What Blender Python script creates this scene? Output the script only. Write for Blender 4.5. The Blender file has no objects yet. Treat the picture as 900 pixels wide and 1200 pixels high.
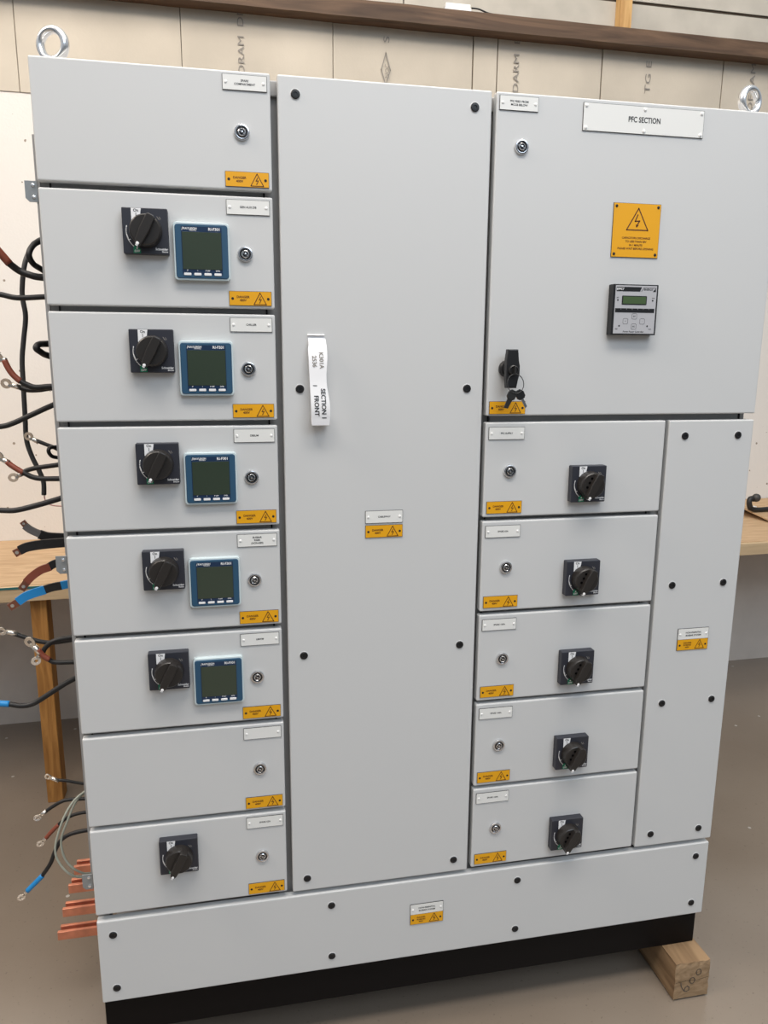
# Form-4 low-voltage switchboard in a workshop.  Plane coordinates used below:
# X = right along the board front, Y = DOWN from the board's top edge, Z = depth behind the door fronts (metres).
import bpy, bmesh, math, random
from mathutils import Vector, Matrix
random.seed(7)
S = bpy.context.scene
COL = S.collection
TOP = 2.0                                   # board top above the floor

# ------------------------------------------------------------------ materials
def mat(name, col, rough=.5, metal=0.0, noise=0.0, nscale=40.0, bump=0.0, bscale=600.0, coat=0.0, spec=.5, tint=None):
    m = bpy.data.materials.new(name); m.use_nodes = True
    nt = m.node_tree; b = nt.nodes['Principled BSDF']
    b.inputs['Base Color'].default_value = (*col, 1)
    b.inputs['Roughness'].default_value = rough
    b.inputs['Metallic'].default_value = metal
    b.inputs['Specular IOR Level'].default_value = spec
    b.inputs['Coat Weight'].default_value = coat
    tc = nt.nodes.new('ShaderNodeTexCoord')
    if noise:
        n = nt.nodes.new('ShaderNodeTexNoise'); n.inputs['Scale'].default_value = nscale; n.inputs['Detail'].default_value = 6
        r = nt.nodes.new('ShaderNodeValToRGB')
        c2 = tint or tuple(max(0, c * (1 - noise)) for c in col)
        r.color_ramp.elements[0].color = (*c2, 1); r.color_ramp.elements[0].position = .35
        r.color_ramp.elements[1].color = (*col, 1); r.color_ramp.elements[1].position = .65
        nt.links.new(tc.outputs['Object'], n.inputs['Vector']); nt.links.new(n.outputs['Fac'], r.inputs['Fac'])
        nt.links.new(r.outputs['Color'], b.inputs['Base Color'])
    if bump:
        n = nt.nodes.new('ShaderNodeTexNoise'); n.inputs['Scale'].default_value = bscale; n.inputs['Detail'].default_value = 3
        bp = nt.nodes.new('ShaderNodeBump'); bp.inputs['Strength'].default_value = bump; bp.inputs['Distance'].default_value = .001
        nt.links.new(tc.outputs['Object'], n.inputs['Vector']); nt.links.new(n.outputs['Fac'], bp.inputs['Height'])
        nt.links.new(bp.outputs['Normal'], b.inputs['Normal'])
    return m

def wood(name, c1, c2, scale=(2, 30, 30), rough=.7, dist=2.0, bump=.3):
    m = bpy.data.materials.new(name); m.use_nodes = True
    nt = m.node_tree; b = nt.nodes['Principled BSDF']; b.inputs['Roughness'].default_value = rough
    tc = nt.nodes.new('ShaderNodeTexCoord'); mp = nt.nodes.new('ShaderNodeMapping'); mp.inputs['Scale'].default_value = scale
    n = nt.nodes.new('ShaderNodeTexNoise'); n.inputs['Scale'].default_value = 1; n.inputs['Detail'].default_value = 8; n.inputs['Distortion'].default_value = dist
    r = nt.nodes.new('ShaderNodeValToRGB')
    r.color_ramp.elements[0].color = (*c1, 1); r.color_ramp.elements[0].position = .3
    r.color_ramp.elements[1].color = (*c2, 1); r.color_ramp.elements[1].position = .65
    L = nt.links.new
    L(tc.outputs['Object'], mp.inputs['Vector']); L(mp.outputs['Vector'], n.inputs['Vector']); L(n.outputs['Fac'], r.inputs['Fac']); L(r.outputs['Color'], b.inputs['Base Color'])
    bp = nt.nodes.new('ShaderNodeBump'); bp.inputs['Strength'].default_value = bump; bp.inputs['Distance'].default_value = .002
    L(n.outputs['Fac'], bp.inputs['Height']); L(bp.outputs['Normal'], b.inputs['Normal'])
    return m

M = {}
M['grey'] = mat('powder_grey', (.62, .625, .62), .42, bump=.12, bscale=900)
M['frame'] = mat('frame_grey_shaded', (.36, .355, .35), .5)  # door grey darkened, so the shade in the door gaps is in the colour
M['screw_highlight'] = mat('screw_highlight', (.66, .66, .66), .3)
M['rubber'] = mat('gasket_black', (.012, .012, .013), .7)
M['inner'] = mat('inner_galvanised', (.35, .36, .36), .45, .6, noise=.2, nscale=60)
M['plinth'] = mat('plinth_black', (.004, .003, .003), .5, spec=.15)
M['sw_plate'] = mat('switch_plate_grey', (.026, .028, .038), .42)
M['knob'] = mat('knob_black', (.022, .019, .017), .34)
M['white'] = mat('white_print', (.85, .85, .85), .5)
M['label'] = mat('engraved_label_white', (.80, .80, .77), .4)
M['edge'] = mat('label_core_black', (.06, .06, .06), .5)
M['ink'] = mat('black_ink', (.03, .03, .03), .5)
M['green'] = mat('green_print', (.0, .20, .10), .5)
M['yellow'] = mat('warning_yellow', (.80, .38, .004), .45)
M['brown'] = mat('warning_ink', (.09, .02, .004), .5)
M['rivet'] = mat('rivet_white', (.88, .88, .86), .4)
M['chrome'] = mat('chrome', (.75, .75, .76), .12, 1.0)
M['zinc'] = mat('bright_zinc', (.86, .87, .88), .22, .9)
M['dark'] = mat('black_plastic', (.008, .008, .009), .4)
M['dark2'] = mat('black_metal_key', (.02, .02, .02), .35)
M['blue'] = mat('meter_blue', (.022, .080, .150), .45)
M['film'] = mat('meter_rim_pale', (.60, .70, .72), .25)
M['lcd'] = mat('lcd_glass', (.032, .048, .030), .16, coat=.6)
M['navy'] = mat('meter_inner_navy', (.010, .03, .075), .3)
M['lcd2'] = mat('lcd_green', (.065, .11, .045), .25)
M['silver'] = mat('controller_silver', (.47, .47, .49), .4)
M['paper'] = mat('white_tape', (.86, .86, .87), .5)
M['cable'] = mat('cable_black', (.014, .013, .013), .5, noise=.3, nscale=80)
M['cable_grey'] = mat('cable_dark_grey', (.045, .043, .042), .5)
M['red'] = mat('shrink_brown_red', (.26, .065, .035), .5)
M['sblue'] = mat('shrink_blue', (.015, .23, .55), .45)
M['sgrey'] = mat('shrink_grey', (.16, .145, .135), .55)
M['tin'] = mat('tinned_lug', (.82, .76, .68), .22, .9)
M['copper'] = mat('copper', (.86, .34, .21), .33, .7, noise=.25, nscale=25)
M['copperd'] = mat('copper_dull', (.30, .12, .075), .4, .7)
M['pink'] = mat('pink_wire', (.65, .30, .28), .5)
M['wire'] = mat('green_grey_wire', (.40, .42, .35), .5)
M['bracket'] = mat('galvanised_bracket', (.36, .38, .39), .4, .5, noise=.15, nscale=90)
M['pine'] = wood('pine', (.42, .22, .07), (.62, .38, .15), (25, 25, 3))
M['bench'] = wood('bench_ply', (.41, .265, .145), (.55, .38, .225), (3, 22, 30), dist=3)
M['bench_edge'] = wood('bench_edge_pine', (.46, .33, .19), (.58, .43, .26), (2, 30, 30))
M['leg'] = wood('bench_leg_wood', (.26, .11, .022), (.46, .22, .055), (30, 30, 3))
M['beam'] = wood('dark_beam', (.045, .024, .013), (.15, .088, .050), (1.5, 14, 20), dist=1.5)
M['block'] = wood('sawn_block', (.165, .095, .045), (.35, .225, .12), (22, 3, 26), dist=1.5)
M['endgrain'] = wood('block_end_grain', (.22, .14, .07), (.37, .25, .145), (18, 10, 40), dist=2)
M['teal'] = mat('teal_paint', (.02, .13, .13), .6)
M['joint'] = mat('joint_dark', (.05, .035, .022), .9)
M['stamp'] = mat('stamped_grey', (.27, .25, .225), .9)
M['void'] = mat('hole_black', (.001, .001, .001), .9, spec=.05)

# ------------------------------------------------------------------ mesh builder
def F(X, Y, Z):
    return Vector((X, Z, -Y))
class MB:
    def __init__(s):
        s.bm = bmesh.new(); s.mats = []
    def mi(s, m):
        if m not in s.mats: s.mats.append(m)
        return s.mats.index(m)
    def merge(s, t, m, smooth=False, conv=True):
        if conv:
            for v in t.verts: v.co = F(*v.co)
        i = s.mi(m)
        for f in t.faces: f.material_index = i; f.smooth = smooth
        me = bpy.data.meshes.new('tmp'); t.to_mesh(me); t.free(); s.bm.from_mesh(me); bpy.data.meshes.remove(me)
    def box(s, x0, x1, y0, y1, z0, z1, m, bev=0, seg=2, shear=None):
        t = bmesh.new(); bmesh.ops.create_cube(t, size=1)
        for v in t.verts:
            v.co = Vector((x0 + (v.co.x + .5) * (x1 - x0), y0 + (v.co.y + .5) * (y1 - y0), z0 + (v.co.z + .5) * (z1 - z0)))
            if shear: v.co = Vector(shear(*v.co))
        if bev: bmesh.ops.bevel(t, geom=list(t.edges), offset=bev, segments=seg, profile=.5, affect='EDGES')
        s.merge(t, m)
    def rbox(s, x0, x1, y0, y1, z0, z1, m, r=.006, bev=.0015):
        """box with rounded corners in the front plane and a small front bevel"""
        pts = []
        for cx, cy, a0 in ((x1 - r, y1 - r, 0), (x0 + r, y1 - r, 90), (x0 + r, y0 + r, 180), (x1 - r, y0 + r, 270)):
            for k in range(5):
                a = math.radians(a0 + k * 22.5); pts.append((cx + r * math.cos(a), cy + r * math.sin(a)))
        s.prism(pts, z0, z1, m, bev)
    def prism(s, pts, z0, z1, m, bev=0, smooth=False):
        t = bmesh.new()
        a = [t.verts.new((x, y, z0)) for x, y in pts]; b = [t.verts.new((x, y, z1)) for x, y in pts]
        f0 = t.faces.new(a); t.faces.new(b[::-1])
        n = len(pts)
        for i in range(n): t.faces.new((a[i], b[i], b[(i + 1) % n], a[(i + 1) % n]))
        bmesh.ops.recalc_face_normals(t, faces=list(t.faces))
        if bev: bmesh.ops.bevel(t, geom=list(f0.edges), offset=bev, segments=2, profile=.5, affect='EDGES')
        s.merge(t, m, smooth)
    def ring(s, cx, cy, prof, m, seg=28, smooth=True, caps=True):
        """lathe about the Z axis through (cx,cy); prof = [(radius, z)]"""
        t = bmesh.new(); rows = []
        for r, z in prof:
            rows.append([t.verts.new((cx + r * math.cos(2 * math.pi * k / seg), cy + r * math.sin(2 * math.pi * k / seg), z)) for k in range(seg)])
        for a, b in zip(rows, rows[1:]):
            for k in range(seg): t.faces.new((a[k], a[(k + 1) % seg], b[(k + 1) % seg], b[k]))
        if caps:
            t.faces.new(rows[0]); t.faces.new(rows[-1])
        bmesh.ops.recalc_face_normals(t, faces=list(t.faces))
        s.merge(t, m, False)
        if smooth:
            s.bm.faces.ensure_lookup_table()
    def sweep(s, pts, sect, m, smooth=True, sub=6, up=(0, 0, 1), conv=True):
        """sweep a closed cross-section [(a,b)] along a Catmull-Rom path"""
        P = [Vector(p) for p in pts]
        if sub > 1 and len(P) > 2:
            Q = [P[0] * 2 - P[1]] + P + [P[-1] * 2 - P[-2]]; out = []
            for i in range(1, len(Q) - 2):
                p0, p1, p2, p3 = Q[i - 1:i + 3]
                for k in range(sub):
                    u = k / sub
                    out.append(.5 * ((2 * p1) + (p2 - p0) * u + (2 * p0 - 5 * p1 + 4 * p2 - p3) * u * u + (3 * p1 - p0 - 3 * p2 + p3) * u ** 3))
            out.append(P[-1]); P = out
        t = bmesh.new(); rows = []; N = None
        for i, p in enumerate(P):
            T = (P[min(i + 1, len(P) - 1)] - P[max(i - 1, 0)]).normalized()
            if N is None:
                N = Vector(up) - T * Vector(up).dot(T)
                if N.length < 1e-3: N = Vector((1, 0, 0)) - T * T.x
            else: N = N - T * N.dot(T)
            N.normalize(); B = T.cross(N)
            rows.append([t.verts.new(p + N * a + B * b) for a, b in sect])
        n = len(sect)
        for a, b in zip(rows, rows[1:]):
            for k in range(n): t.faces.new((a[k], a[(k + 1) % n], b[(k + 1) % n], b[k]))
        t.faces.new(rows[0]); t.faces.new(rows[-1])
        bmesh.ops.recalc_face_normals(t, faces=list(t.faces))
        s.merge(t, m, smooth, conv)
    def tube(s, pts, r, m, sub=6, n=12, **k):
        s.sweep(pts, [(r * math.cos(2 * math.pi * i / n), r * math.sin(2 * math.pi * i / n)) for i in range(n)], m, True, sub, **k)
    def strap(s, pts, h, w, m, sub=6):
        s.sweep(pts, [(w / 2, h / 2), (w / 2, -h / 2), (-w / 2, -h / 2), (-w / 2, h / 2)], m, False, sub, up=(0, 0, 1))
    def text(s, txt, cx, cy, z, size, m, width=None, rot=0, depth=.0003, align='CENTER', sx=1.0):
        me, w = text_mesh(txt, size, align)
        k = sx if width is None else width / max(w, 1e-6)
        t = bmesh.new(); t.from_mesh(me)
        c, sn = math.cos(rot), math.sin(rot)
        for v in t.verts:
            a, b = v.co.x * k, v.co.y
            v.co = Vector((cx + a * c - b * sn, cy - (a * sn + b * c), z))
        s.merge(t, m)
    def line(s, pts, w, z, m, closed=False):
        """flat printed stroke at depth z"""
        P = pts + [pts[0]] if closed else pts
        for (x0, y0), (x1, y1) in zip(P, P[1:]):
            d = math.hypot(x1 - x0, y1 - y0) or 1; nx, ny = -(y1 - y0) / d * w / 2, (x1 - x0) / d * w / 2
            ex, ey = (x1 - x0) / d * w * .4, (y1 - y0) / d * w * .4
            s.poly([(x0 - ex + nx, y0 - ey + ny), (x1 + ex + nx, y1 + ey + ny), (x1 + ex - nx, y1 + ey - ny), (x0 - ex - nx, y0 - ey - ny)], z, m)
    def poly(s, pts, z, m):
        t = bmesh.new(); f = t.faces.new([t.verts.new((x, y, z)) for x, y in pts])
        f.normal_update()
        if f.normal.z > 0: f.normal_flip()
        s.merge(t, m)
    def disc(s, cx, cy, r, z, m, n=16):
        s.poly([(cx + r * math.cos(2 * math.pi * k / n), cy + r * math.sin(2 * math.pi * k / n)) for k in range(n)], z, m)
    def build(s, name, parent=None, at=(0, 0, 0), sm_angle=None):
        me = bpy.data.meshes.new(name)
        bmesh.ops.remove_doubles(s.bm, verts=s.bm.verts, dist=1e-6) if False else None
        s.bm.to_mesh(me); s.bm.free()
        for k in s.mats: me.materials.append(M[k])
        o = bpy.data.objects.new(name, me); COL.objects.link(o)
        if sm_angle:
            for p in me.polygons: p.use_smooth = True
            try: me.set_sharp_from_angle(angle=math.radians(sm_angle))
            except Exception: pass
        place(o, at, parent)
        return o
_tc = {}
def text_mesh(txt, size, align, bold=.024):
    key = (txt, size, align, bold)
    if key not in _tc:
        cu = bpy.data.curves.new('t', 'FONT'); cu.body = txt; cu.size = size; cu.align_x = align; cu.align_y = 'CENTER'; cu.resolution_u = 3; cu.offset = size * bold
        o = bpy.data.objects.new('t', cu); COL.objects.link(o); bpy.context.view_layer.update()
        me = bpy.data.meshes.new_from_object(o.evaluated_get(bpy.context.evaluated_depsgraph_get()))
        w = o.dimensions.x
        bpy.data.objects.remove(o); bpy.data.curves.remove(cu)
        _tc[key] = (me, w)
    return _tc[key]
ABS = {}
def place(o, at, parent=None):
    """at = absolute plane coordinates (X, Y, Z)"""
    p = Vector((at[0], at[2], TOP - at[1])); ABS[o.name] = p
    if parent is not None:
        o.parent = parent; o.location = p - ABS[parent.name]
    else: o.location = p
def empty(name, at):
    o = bpy.data.objects.new(name, None); o.empty_display_size = .05; COL.objects.link(o); place(o, at); return o
def tag(o, label, cat=None, group=None, kind=None):
    if label: o['label'] = label
    if cat: o['category'] = cat
    if group: o['group'] = group
    if kind: o['kind'] = kind
    return o
def copy_part(src, at, parent):
    c = src.copy(); COL.objects.link(c); place(c, at, parent); return c
def once(key, store, make, at, parent):
    """first use builds the part, later uses copy it"""
    if key in store: return copy_part(store[key], at, parent)
    store[key] = make(at, parent); return store[key]
PTS = {
    'A_red': [(-0.1844, 0.1874, 0.16), (-0.1494, 0.2387, 0.17), (-0.1232, 0.2741, 0.18), (-0.1002, 0.306, 0.19)],
    'A_blk': [(-0.1016, 0.3045, 0.19), (-0.0869, 0.3172, 0.2), (-0.0691, 0.3246, 0.2), (-0.0479, 0.3288, 0.2), (-0.006, 0.3293, 0.2)],
    'B': [(-0.0092, 0.2437, 0.25), (-0.0458, 0.2627, 0.2), (-0.054, 0.2777, 0.17), (-0.0574, 0.2927, 0.16), (-0.0547, 0.3053, 0.17), (-0.0496, 0.3114, 0.2), (-0.0175, 0.3309, 0.26)],
    'C': [(-0.0525, 0.2313, 0.35), (-0.0732, 0.2522, 0.3), (-0.0831, 0.2791, 0.27), (-0.0911, 0.3081, 0.26), (-0.0983, 0.3575, 0.26), (-0.0954, 0.3989, 0.26), (-0.102, 0.4409, 0.26), (-0.1088, 0.4833, 0.26), (-0.1107, 0.5261, 0.26), (-0.1131, 0.6043, 0.26), (-0.1142, 0.6484, 0.26), (-0.1064, 0.6842, 0.26), (-0.0946, 0.7151, 0.26), (-0.0881, 0.7388, 0.26), (-0.0894, 0.7662, 0.26)],
    'C_pink': [(-0.0892, 0.7644, 0.26), (-0.0877, 0.7773, 0.26), (-0.08, 0.7867, 0.26), (-0.0633, 0.791, 0.26), (-0.0171, 0.7944, 0.26)],
    'D': [(-0.1837, 0.3525, 0.2), (-0.1243, 0.3622, 0.2), (-0.0942, 0.3679, 0.2), (-0.0477, 0.3654, 0.2), (-0.0005, 0.3612, 0.2)],
    'E': [(-0.0064, 0.4537, 0.24), (-0.0484, 0.4545, 0.2), (-0.0561, 0.4565, 0.17), (-0.0583, 0.463, 0.16), (-0.0541, 0.4693, 0.17), (-0.0454, 0.4775, 0.2), (-0.0027, 0.4912, 0.25)],
    'F_lug': [(-0.1349, 0.4829, 0.2), (-0.1259, 0.4862, 0.2)],
    'F_red': [(-0.1275, 0.4862, 0.2), (-0.1211, 0.5026, 0.2), (-0.1129, 0.5157, 0.2), (-0.1014, 0.5273, 0.2)],
    'F_blk': [(-0.1028, 0.5257, 0.2), (-0.0894, 0.534, 0.2), (-0.074, 0.539, 0.2), (-0.05, 0.5374, 0.2), (-0.0051, 0.5358, 0.2)],
    'G_lug': [(-0.135, 0.5314, 0.22), (-0.1134, 0.5381, 0.22)],
    'G_blk': [(-0.1134, 0.5381, 0.22), (-0.0949, 0.5449, 0.22), (-0.0725, 0.545, 0.22), (-0.0497, 0.5416, 0.22), (-0.009, 0.54, 0.22)],
    'H': [(-0.2155, 0.622, 0.22), (-0.152, 0.6176, 0.22), (-0.1275, 0.6111, 0.22), (-0.0942, 0.596, 0.22), (-0.054, 0.5775, 0.22), (-0.0105, 0.5606, 0.22)],
    'I_lug': [(-0.1056, 0.6393, 0.24), (-0.0901, 0.6501, 0.24)],
    'I_blk': [(-0.0916, 0.6483, 0.24), (-0.0757, 0.6556, 0.24), (-0.0629, 0.6611, 0.24), (-0.0224, 0.6778, 0.24)],
    'I2': [(-0.0132, 0.6655, 0.24), (-0.0497, 0.6583, 0.2), (-0.0554, 0.6609, 0.18), (-0.0552, 0.6725, 0.19), (-0.0464, 0.6792, 0.2), (-0.0148, 0.6887, 0.24)],
    'J_lug': [(-0.1441, 0.6703, 0.16), (-0.1295, 0.6806, 0.16)],
    'J_red': [(-0.1295, 0.6806, 0.16), (-0.1209, 0.6892, 0.16), (-0.1018, 0.7032, 0.16)],
    'J_blk': [(-0.1033, 0.7015, 0.16), (-0.0853, 0.7121, 0.16), (-0.0666, 0.716, 0.16), (-0.0413, 0.7167, 0.16), (0.0004, 0.7178, 0.16)],
    'K_lug': [(-0.1285, 0.7174, 0.2), (-0.1168, 0.7125, 0.2)],
    'K_blk': [(-0.1168, 0.7125, 0.2), (-0.1033, 0.7041, 0.2), (-0.082, 0.6993, 0.2), (-0.0475, 0.6949, 0.2), (-0.0045, 0.6888, 0.2)],
    'L': [(-0.2182, 0.7753, 0.18), (-0.156, 0.7809, 0.18), (-0.1274, 0.7819, 0.18), (-0.0916, 0.7743, 0.18), (-0.0454, 0.7617, 0.18), (-0.0053, 0.7489, 0.18)],
    'M_lug': [(-0.1217, 0.8092, 0.2), (-0.113, 0.8221, 0.2)],
    'M_gry': [(-0.1175, 0.8183, 0.2), (-0.1069, 0.8277, 0.2), (-0.0896, 0.8374, 0.2)],
    'M_blk': [(-0.0913, 0.8373, 0.2), (-0.0753, 0.8434, 0.2), (-0.0473, 0.8464, 0.2), (-0.0023, 0.8483, 0.2)],
    'N_lug': [(-0.1313, 0.8668, 0.16), (-0.1163, 0.8586, 0.16)],
    'N_blk': [(-0.1212, 0.8601, 0.16), (-0.1063, 0.8538, 0.16), (-0.0771, 0.8497, 0.16), (-0.0414, 0.8477, 0.16), (0.0045, 0.8461, 0.16)],
    'O_lug': [(-0.1275, 0.945, 0.17), (-0.1129, 0.9259, 0.17)],
    'O_red': [(-0.1164, 0.9293, 0.17), (-0.1041, 0.9173, 0.17), (-0.0869, 0.9056, 0.17), (-0.0684, 0.8993, 0.17)],
    'O_blk': [(-0.0701, 0.8992, 0.17), (-0.0565, 0.8926, 0.17), (-0.0078, 0.8805, 0.17)],
    'P_lug': [(-0.1421, 0.969, 0.13), (-0.1238, 0.9577, 0.13)],
    'P_blu': [(-0.1254, 0.9576, 0.13), (-0.1103, 0.9478, 0.13), (-0.0939, 0.9416, 0.13), (-0.0726, 0.9357, 0.13)],
    'P_blk': [(-0.0742, 0.9356, 0.13), (-0.0579, 0.9312, 0.13), (-0.04, 0.9286, 0.13)],
    'P_blu2': [(-0.0416, 0.9285, 0.13), (-0.0252, 0.9258, 0.13), (0.0042, 0.9221, 0.13)],
    'Q_lug': [(-0.1932, 1.0471, 0.22), (-0.1637, 1.0549, 0.22)],
    'Q_blk': [(-0.1653, 1.0547, 0.22), (-0.1409, 1.066, 0.22), (-0.1112, 1.0778, 0.22), (-0.0875, 1.0814, 0.22), (-0.0492, 1.0783, 0.22), (-0.0035, 1.0737, 0.22)],
    'R_lug': [(-0.1182, 1.0467, 0.15), (-0.1006, 1.072, 0.15)],
    'R_red': [(-0.1019, 1.0682, 0.15), (-0.0932, 1.0819, 0.15), (-0.0808, 1.0922, 0.15)],
    'R_blk': [(-0.0839, 1.0901, 0.15), (-0.0713, 1.0986, 0.15), (-0.0382, 1.1011, 0.15), (0.0054, 1.1026, 0.15)],
    'R2_lug': [(-0.1149, 1.1057, 0.18), (-0.1052, 1.0893, 0.18)],
    'R2_blk': [(-0.1019, 1.0896, 0.18), (-0.0923, 1.0751, 0.18), (-0.0746, 1.0631, 0.18), (-0.0405, 1.0579, 0.18), (0.0039, 1.0553, 0.18)],
    'S_blu': [(-0.2345, 1.1762, 0.16), (-0.1993, 1.1832, 0.16), (-0.1685, 1.1878, 0.16)],
    'S_blk': [(-0.1701, 1.1877, 0.16), (-0.1441, 1.1938, 0.16), (-0.1205, 1.1902, 0.16), (-0.0889, 1.1718, 0.16), (-0.0589, 1.1532, 0.16), (-0.0326, 1.1401, 0.16), (0.0112, 1.1206, 0.16)],
    'T_lug': [(-0.1321, 1.4026, 0.24), (-0.1097, 1.4157, 0.24)],
    'T_blk': [(-0.1115, 1.4155, 0.24), (-0.0883, 1.4202, 0.24), (-0.0561, 1.4303, 0.24), (-0.0032, 1.4406, 0.24)],
    'U_lug': [(-0.1495, 1.4833, 0.2), (-0.1306, 1.4688, 0.2)],
    'U_blk': [(-0.1326, 1.4707, 0.2), (-0.1119, 1.4564, 0.2), (-0.0862, 1.4448, 0.2), (-0.0468, 1.4453, 0.2), (0.0019, 1.449, 0.2)],
    'V_lug': [(-0.1513, 1.5509, 0.2), (-0.1301, 1.5303, 0.2)],
    'V_red': [(-0.132, 1.5321, 0.2), (-0.1203, 1.5188, 0.2), (-0.1029, 1.5019, 0.2)],
    'V_blk': [(-0.1048, 1.5037, 0.2), (-0.0895, 1.4908, 0.2), (-0.071, 1.4825, 0.2), (-0.0473, 1.4791, 0.2), (0.0, 1.4785, 0.2)],
    'W_lug': [(-0.1861, 1.6434, 0.15), (-0.1651, 1.621, 0.15)],
    'W_blu': [(-0.167, 1.6229, 0.15), (-0.15, 1.6063, 0.15), (-0.133, 1.5898, 0.15)],
    'W_blk': [(-0.1349, 1.5916, 0.15), (-0.1152, 1.5628, 0.15), (-0.1023, 1.5311, 0.15), (-0.0883, 1.508, 0.15), (-0.0665, 1.4963, 0.15), (-0.0363, 1.4919, 0.15), (0.0153, 1.4881, 0.15)],
    'X1': [(0.0029, 1.3832, 0.16), (-0.0348, 1.3913, 0.13), (-0.0547, 1.4068, 0.12), (-0.0718, 1.4344, 0.11), (-0.089, 1.4825, 0.11), (-0.0929, 1.5125, 0.11), (-0.0863, 1.5379, 0.11), (-0.0709, 1.5628, 0.11), (-0.0534, 1.5831, 0.12), (-0.0345, 1.5912, 0.13), (0.0059, 1.6172, 0.16)],
    'X2': [(0.006, 1.3897, 0.16), (-0.0352, 1.3973, 0.13), (-0.0519, 1.4152, 0.12), (-0.0658, 1.4452, 0.11), (-0.0805, 1.4836, 0.11), (-0.0811, 1.5141, 0.11), (-0.0744, 1.5396, 0.11), (-0.0604, 1.5602, 0.11), (-0.0444, 1.5803, 0.12), (-0.0309, 1.5896, 0.13), (0.0058, 1.6194, 0.16)],
}

# ------------------------------------------------------------------ switchboard
board = empty('switchboard', (.695, 1.9, .3))
tag(board, 'large light grey electrical switchboard cabinet standing on timber blocks in a workshop', 'switchboard')

# carcass: open on the left where the cables leave it
b = MB()
W, D = 1.389, .60
b.box(.0, W, .004, .03, .024, D, 'frame', .002)                        # roof
b.box(.0, W, 1.77, 1.795, .03, D, 'frame')                             # base
b.box(W - .004, W, .03, 1.77, .03, D, 'frame')                         # right side
b.box(.0, W, .03, 1.77, D - .004, D, 'frame')                          # back
b.box(.0, .03, .03, 1.77, D - .04, D - .004, 'frame')                  # rear left post
b.box(.0, .022, .03, 1.77, .026, .06, 'frame')                         # front left post
b.box(-.007, 0, .115, 1.53, .021, .045, 'frame')                       # side flange
for x in (.393, .790): b.box(x - .022, x + .022, .03, 1.77, .032, .05, 'frame')
for x in (.393, .790): b.box(x - .002, x + .002, .03, 1.77, .05, D - .004, 'inner')
b.box(1.180, 1.202, .6, 1.6, .024, .05, 'frame')
b.box(W - .026, W - .004, .03, 1.77, .026, .05, 'frame')
for i in range(1, 9):
    b.box(.022, .371, .2 * i - .014, .2 * i + .008, .026, .05, 'frame')
    b.box(.004, .391, .2 * i - .004, .2 * i - .002, .05, D - .004, 'inner')
    for x in (.014, .372): b.box(x, x + .003, .2 * i - .013, .2 * i + .006, .0235, .026, 'rubber')
for i in range(3, 9):
    x1 = W - .026 if i in (3, 8) else 1.18
    b.box(.812, x1, .2 * i - .014, .2 * i + .008, .026, .05, 'frame')
    for x in (.806, 1.170 if i > 3 else 1.372): b.box(x, x + .003, .2 * i - .013, .2 * i + .006, .0235, .026, 'rubber')
for (x0, x1, y0, y1) in [(.025, .368, .2 * i + .02, .2 * i + .175) for i in range(8)]:
    b.box(x0 + .01, x1 - .01, y0 + .01, y1 - .01, .12, .124, 'inner')     # inner gear trays
b.build('frame', board, (0, 0, 0))
b = MB()
b.box(0, 1.389, 0, .1, 0, .56, 'plinth', .002)
b.build('plinth', board, (0, 1.797, .02))

def make_screw(at, parent):
    s = MB()
    s.ring(0, 0, [(.0080, .0), (.0080, -.0014), (.0068, -.0024), (.0036, -.0026), (.0032, -.0012), (.0005, -.0012)], 'dark', 20)
    s.ring(0, 0, [(.0093, .0004), (.0091, -.0003), (.0078, -.0006)], 'screw_highlight', 20)  # pale ring painted as the highlight around the screw head
    return s.build('cover_screw', parent, at)
def make_warn(at, parent):                     # 75 x 25 plate, origin top-left
    s = MB(); s.box(0, .075, 0, .025, -.0016, 0, 'edge'); s.box(.0006, .0744, .0006, .0244, -.0020, -.0016, 'yellow')
    warn_print(s, 0, .0006, .0125, ['DANGER', '400V'], 1)
    return s.build('warning_plate', parent, at)
def warn_print(s, x, y, cyr, lines, k):
    z = -.0022
    for cx in (.006, .069): s.disc(x + cx, y + cyr, .0024, z, 'rubber')
    a = (x + .0545, y + .0022); l = (x + .0435, y + .0222); r = (x + .0655, y + .0222)
    s.line([a, r, l], .0013, z, 'brown', True)
    s.line([(x + .0555, y + .0085), (x + .0525, y + .0140), (x + .0567, y + .0133), (x + .0535, y + .0195)], .0012, z - .0001, 'brown')
    for i, t in enumerate(lines):
        s.text(t, x + .0245, y + cyr + (i - (len(lines) - 1) / 2) * (.0058 if len(lines) < 3 else .0052), z, .0056 if len(lines) < 3 else .0048, 'brown')
_store = {}
def nameplate(lines, at, parent, size=.0048, w=.075, h=.025):
    s = MB(); s.box(0, w, 0, h, -.0016, 0, 'edge'); s.box(.0007, w - .0007, .0007, h - .0007, -.0020, -.0016, 'label')
    for cx in (.006, w - .006):
        s.ring(cx, h / 2, [(.0026, -.0018), (.0024, -.0028), (.0012, -.0034)], 'rivet', 14)
    for i, t in enumerate(lines):
        s.text(t, w / 2, h / 2 + (i - (len(lines) - 1) / 2) * size * 1.15, -.0022, size, 'ink')
    return s.build('nameplate', parent, at)
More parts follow.
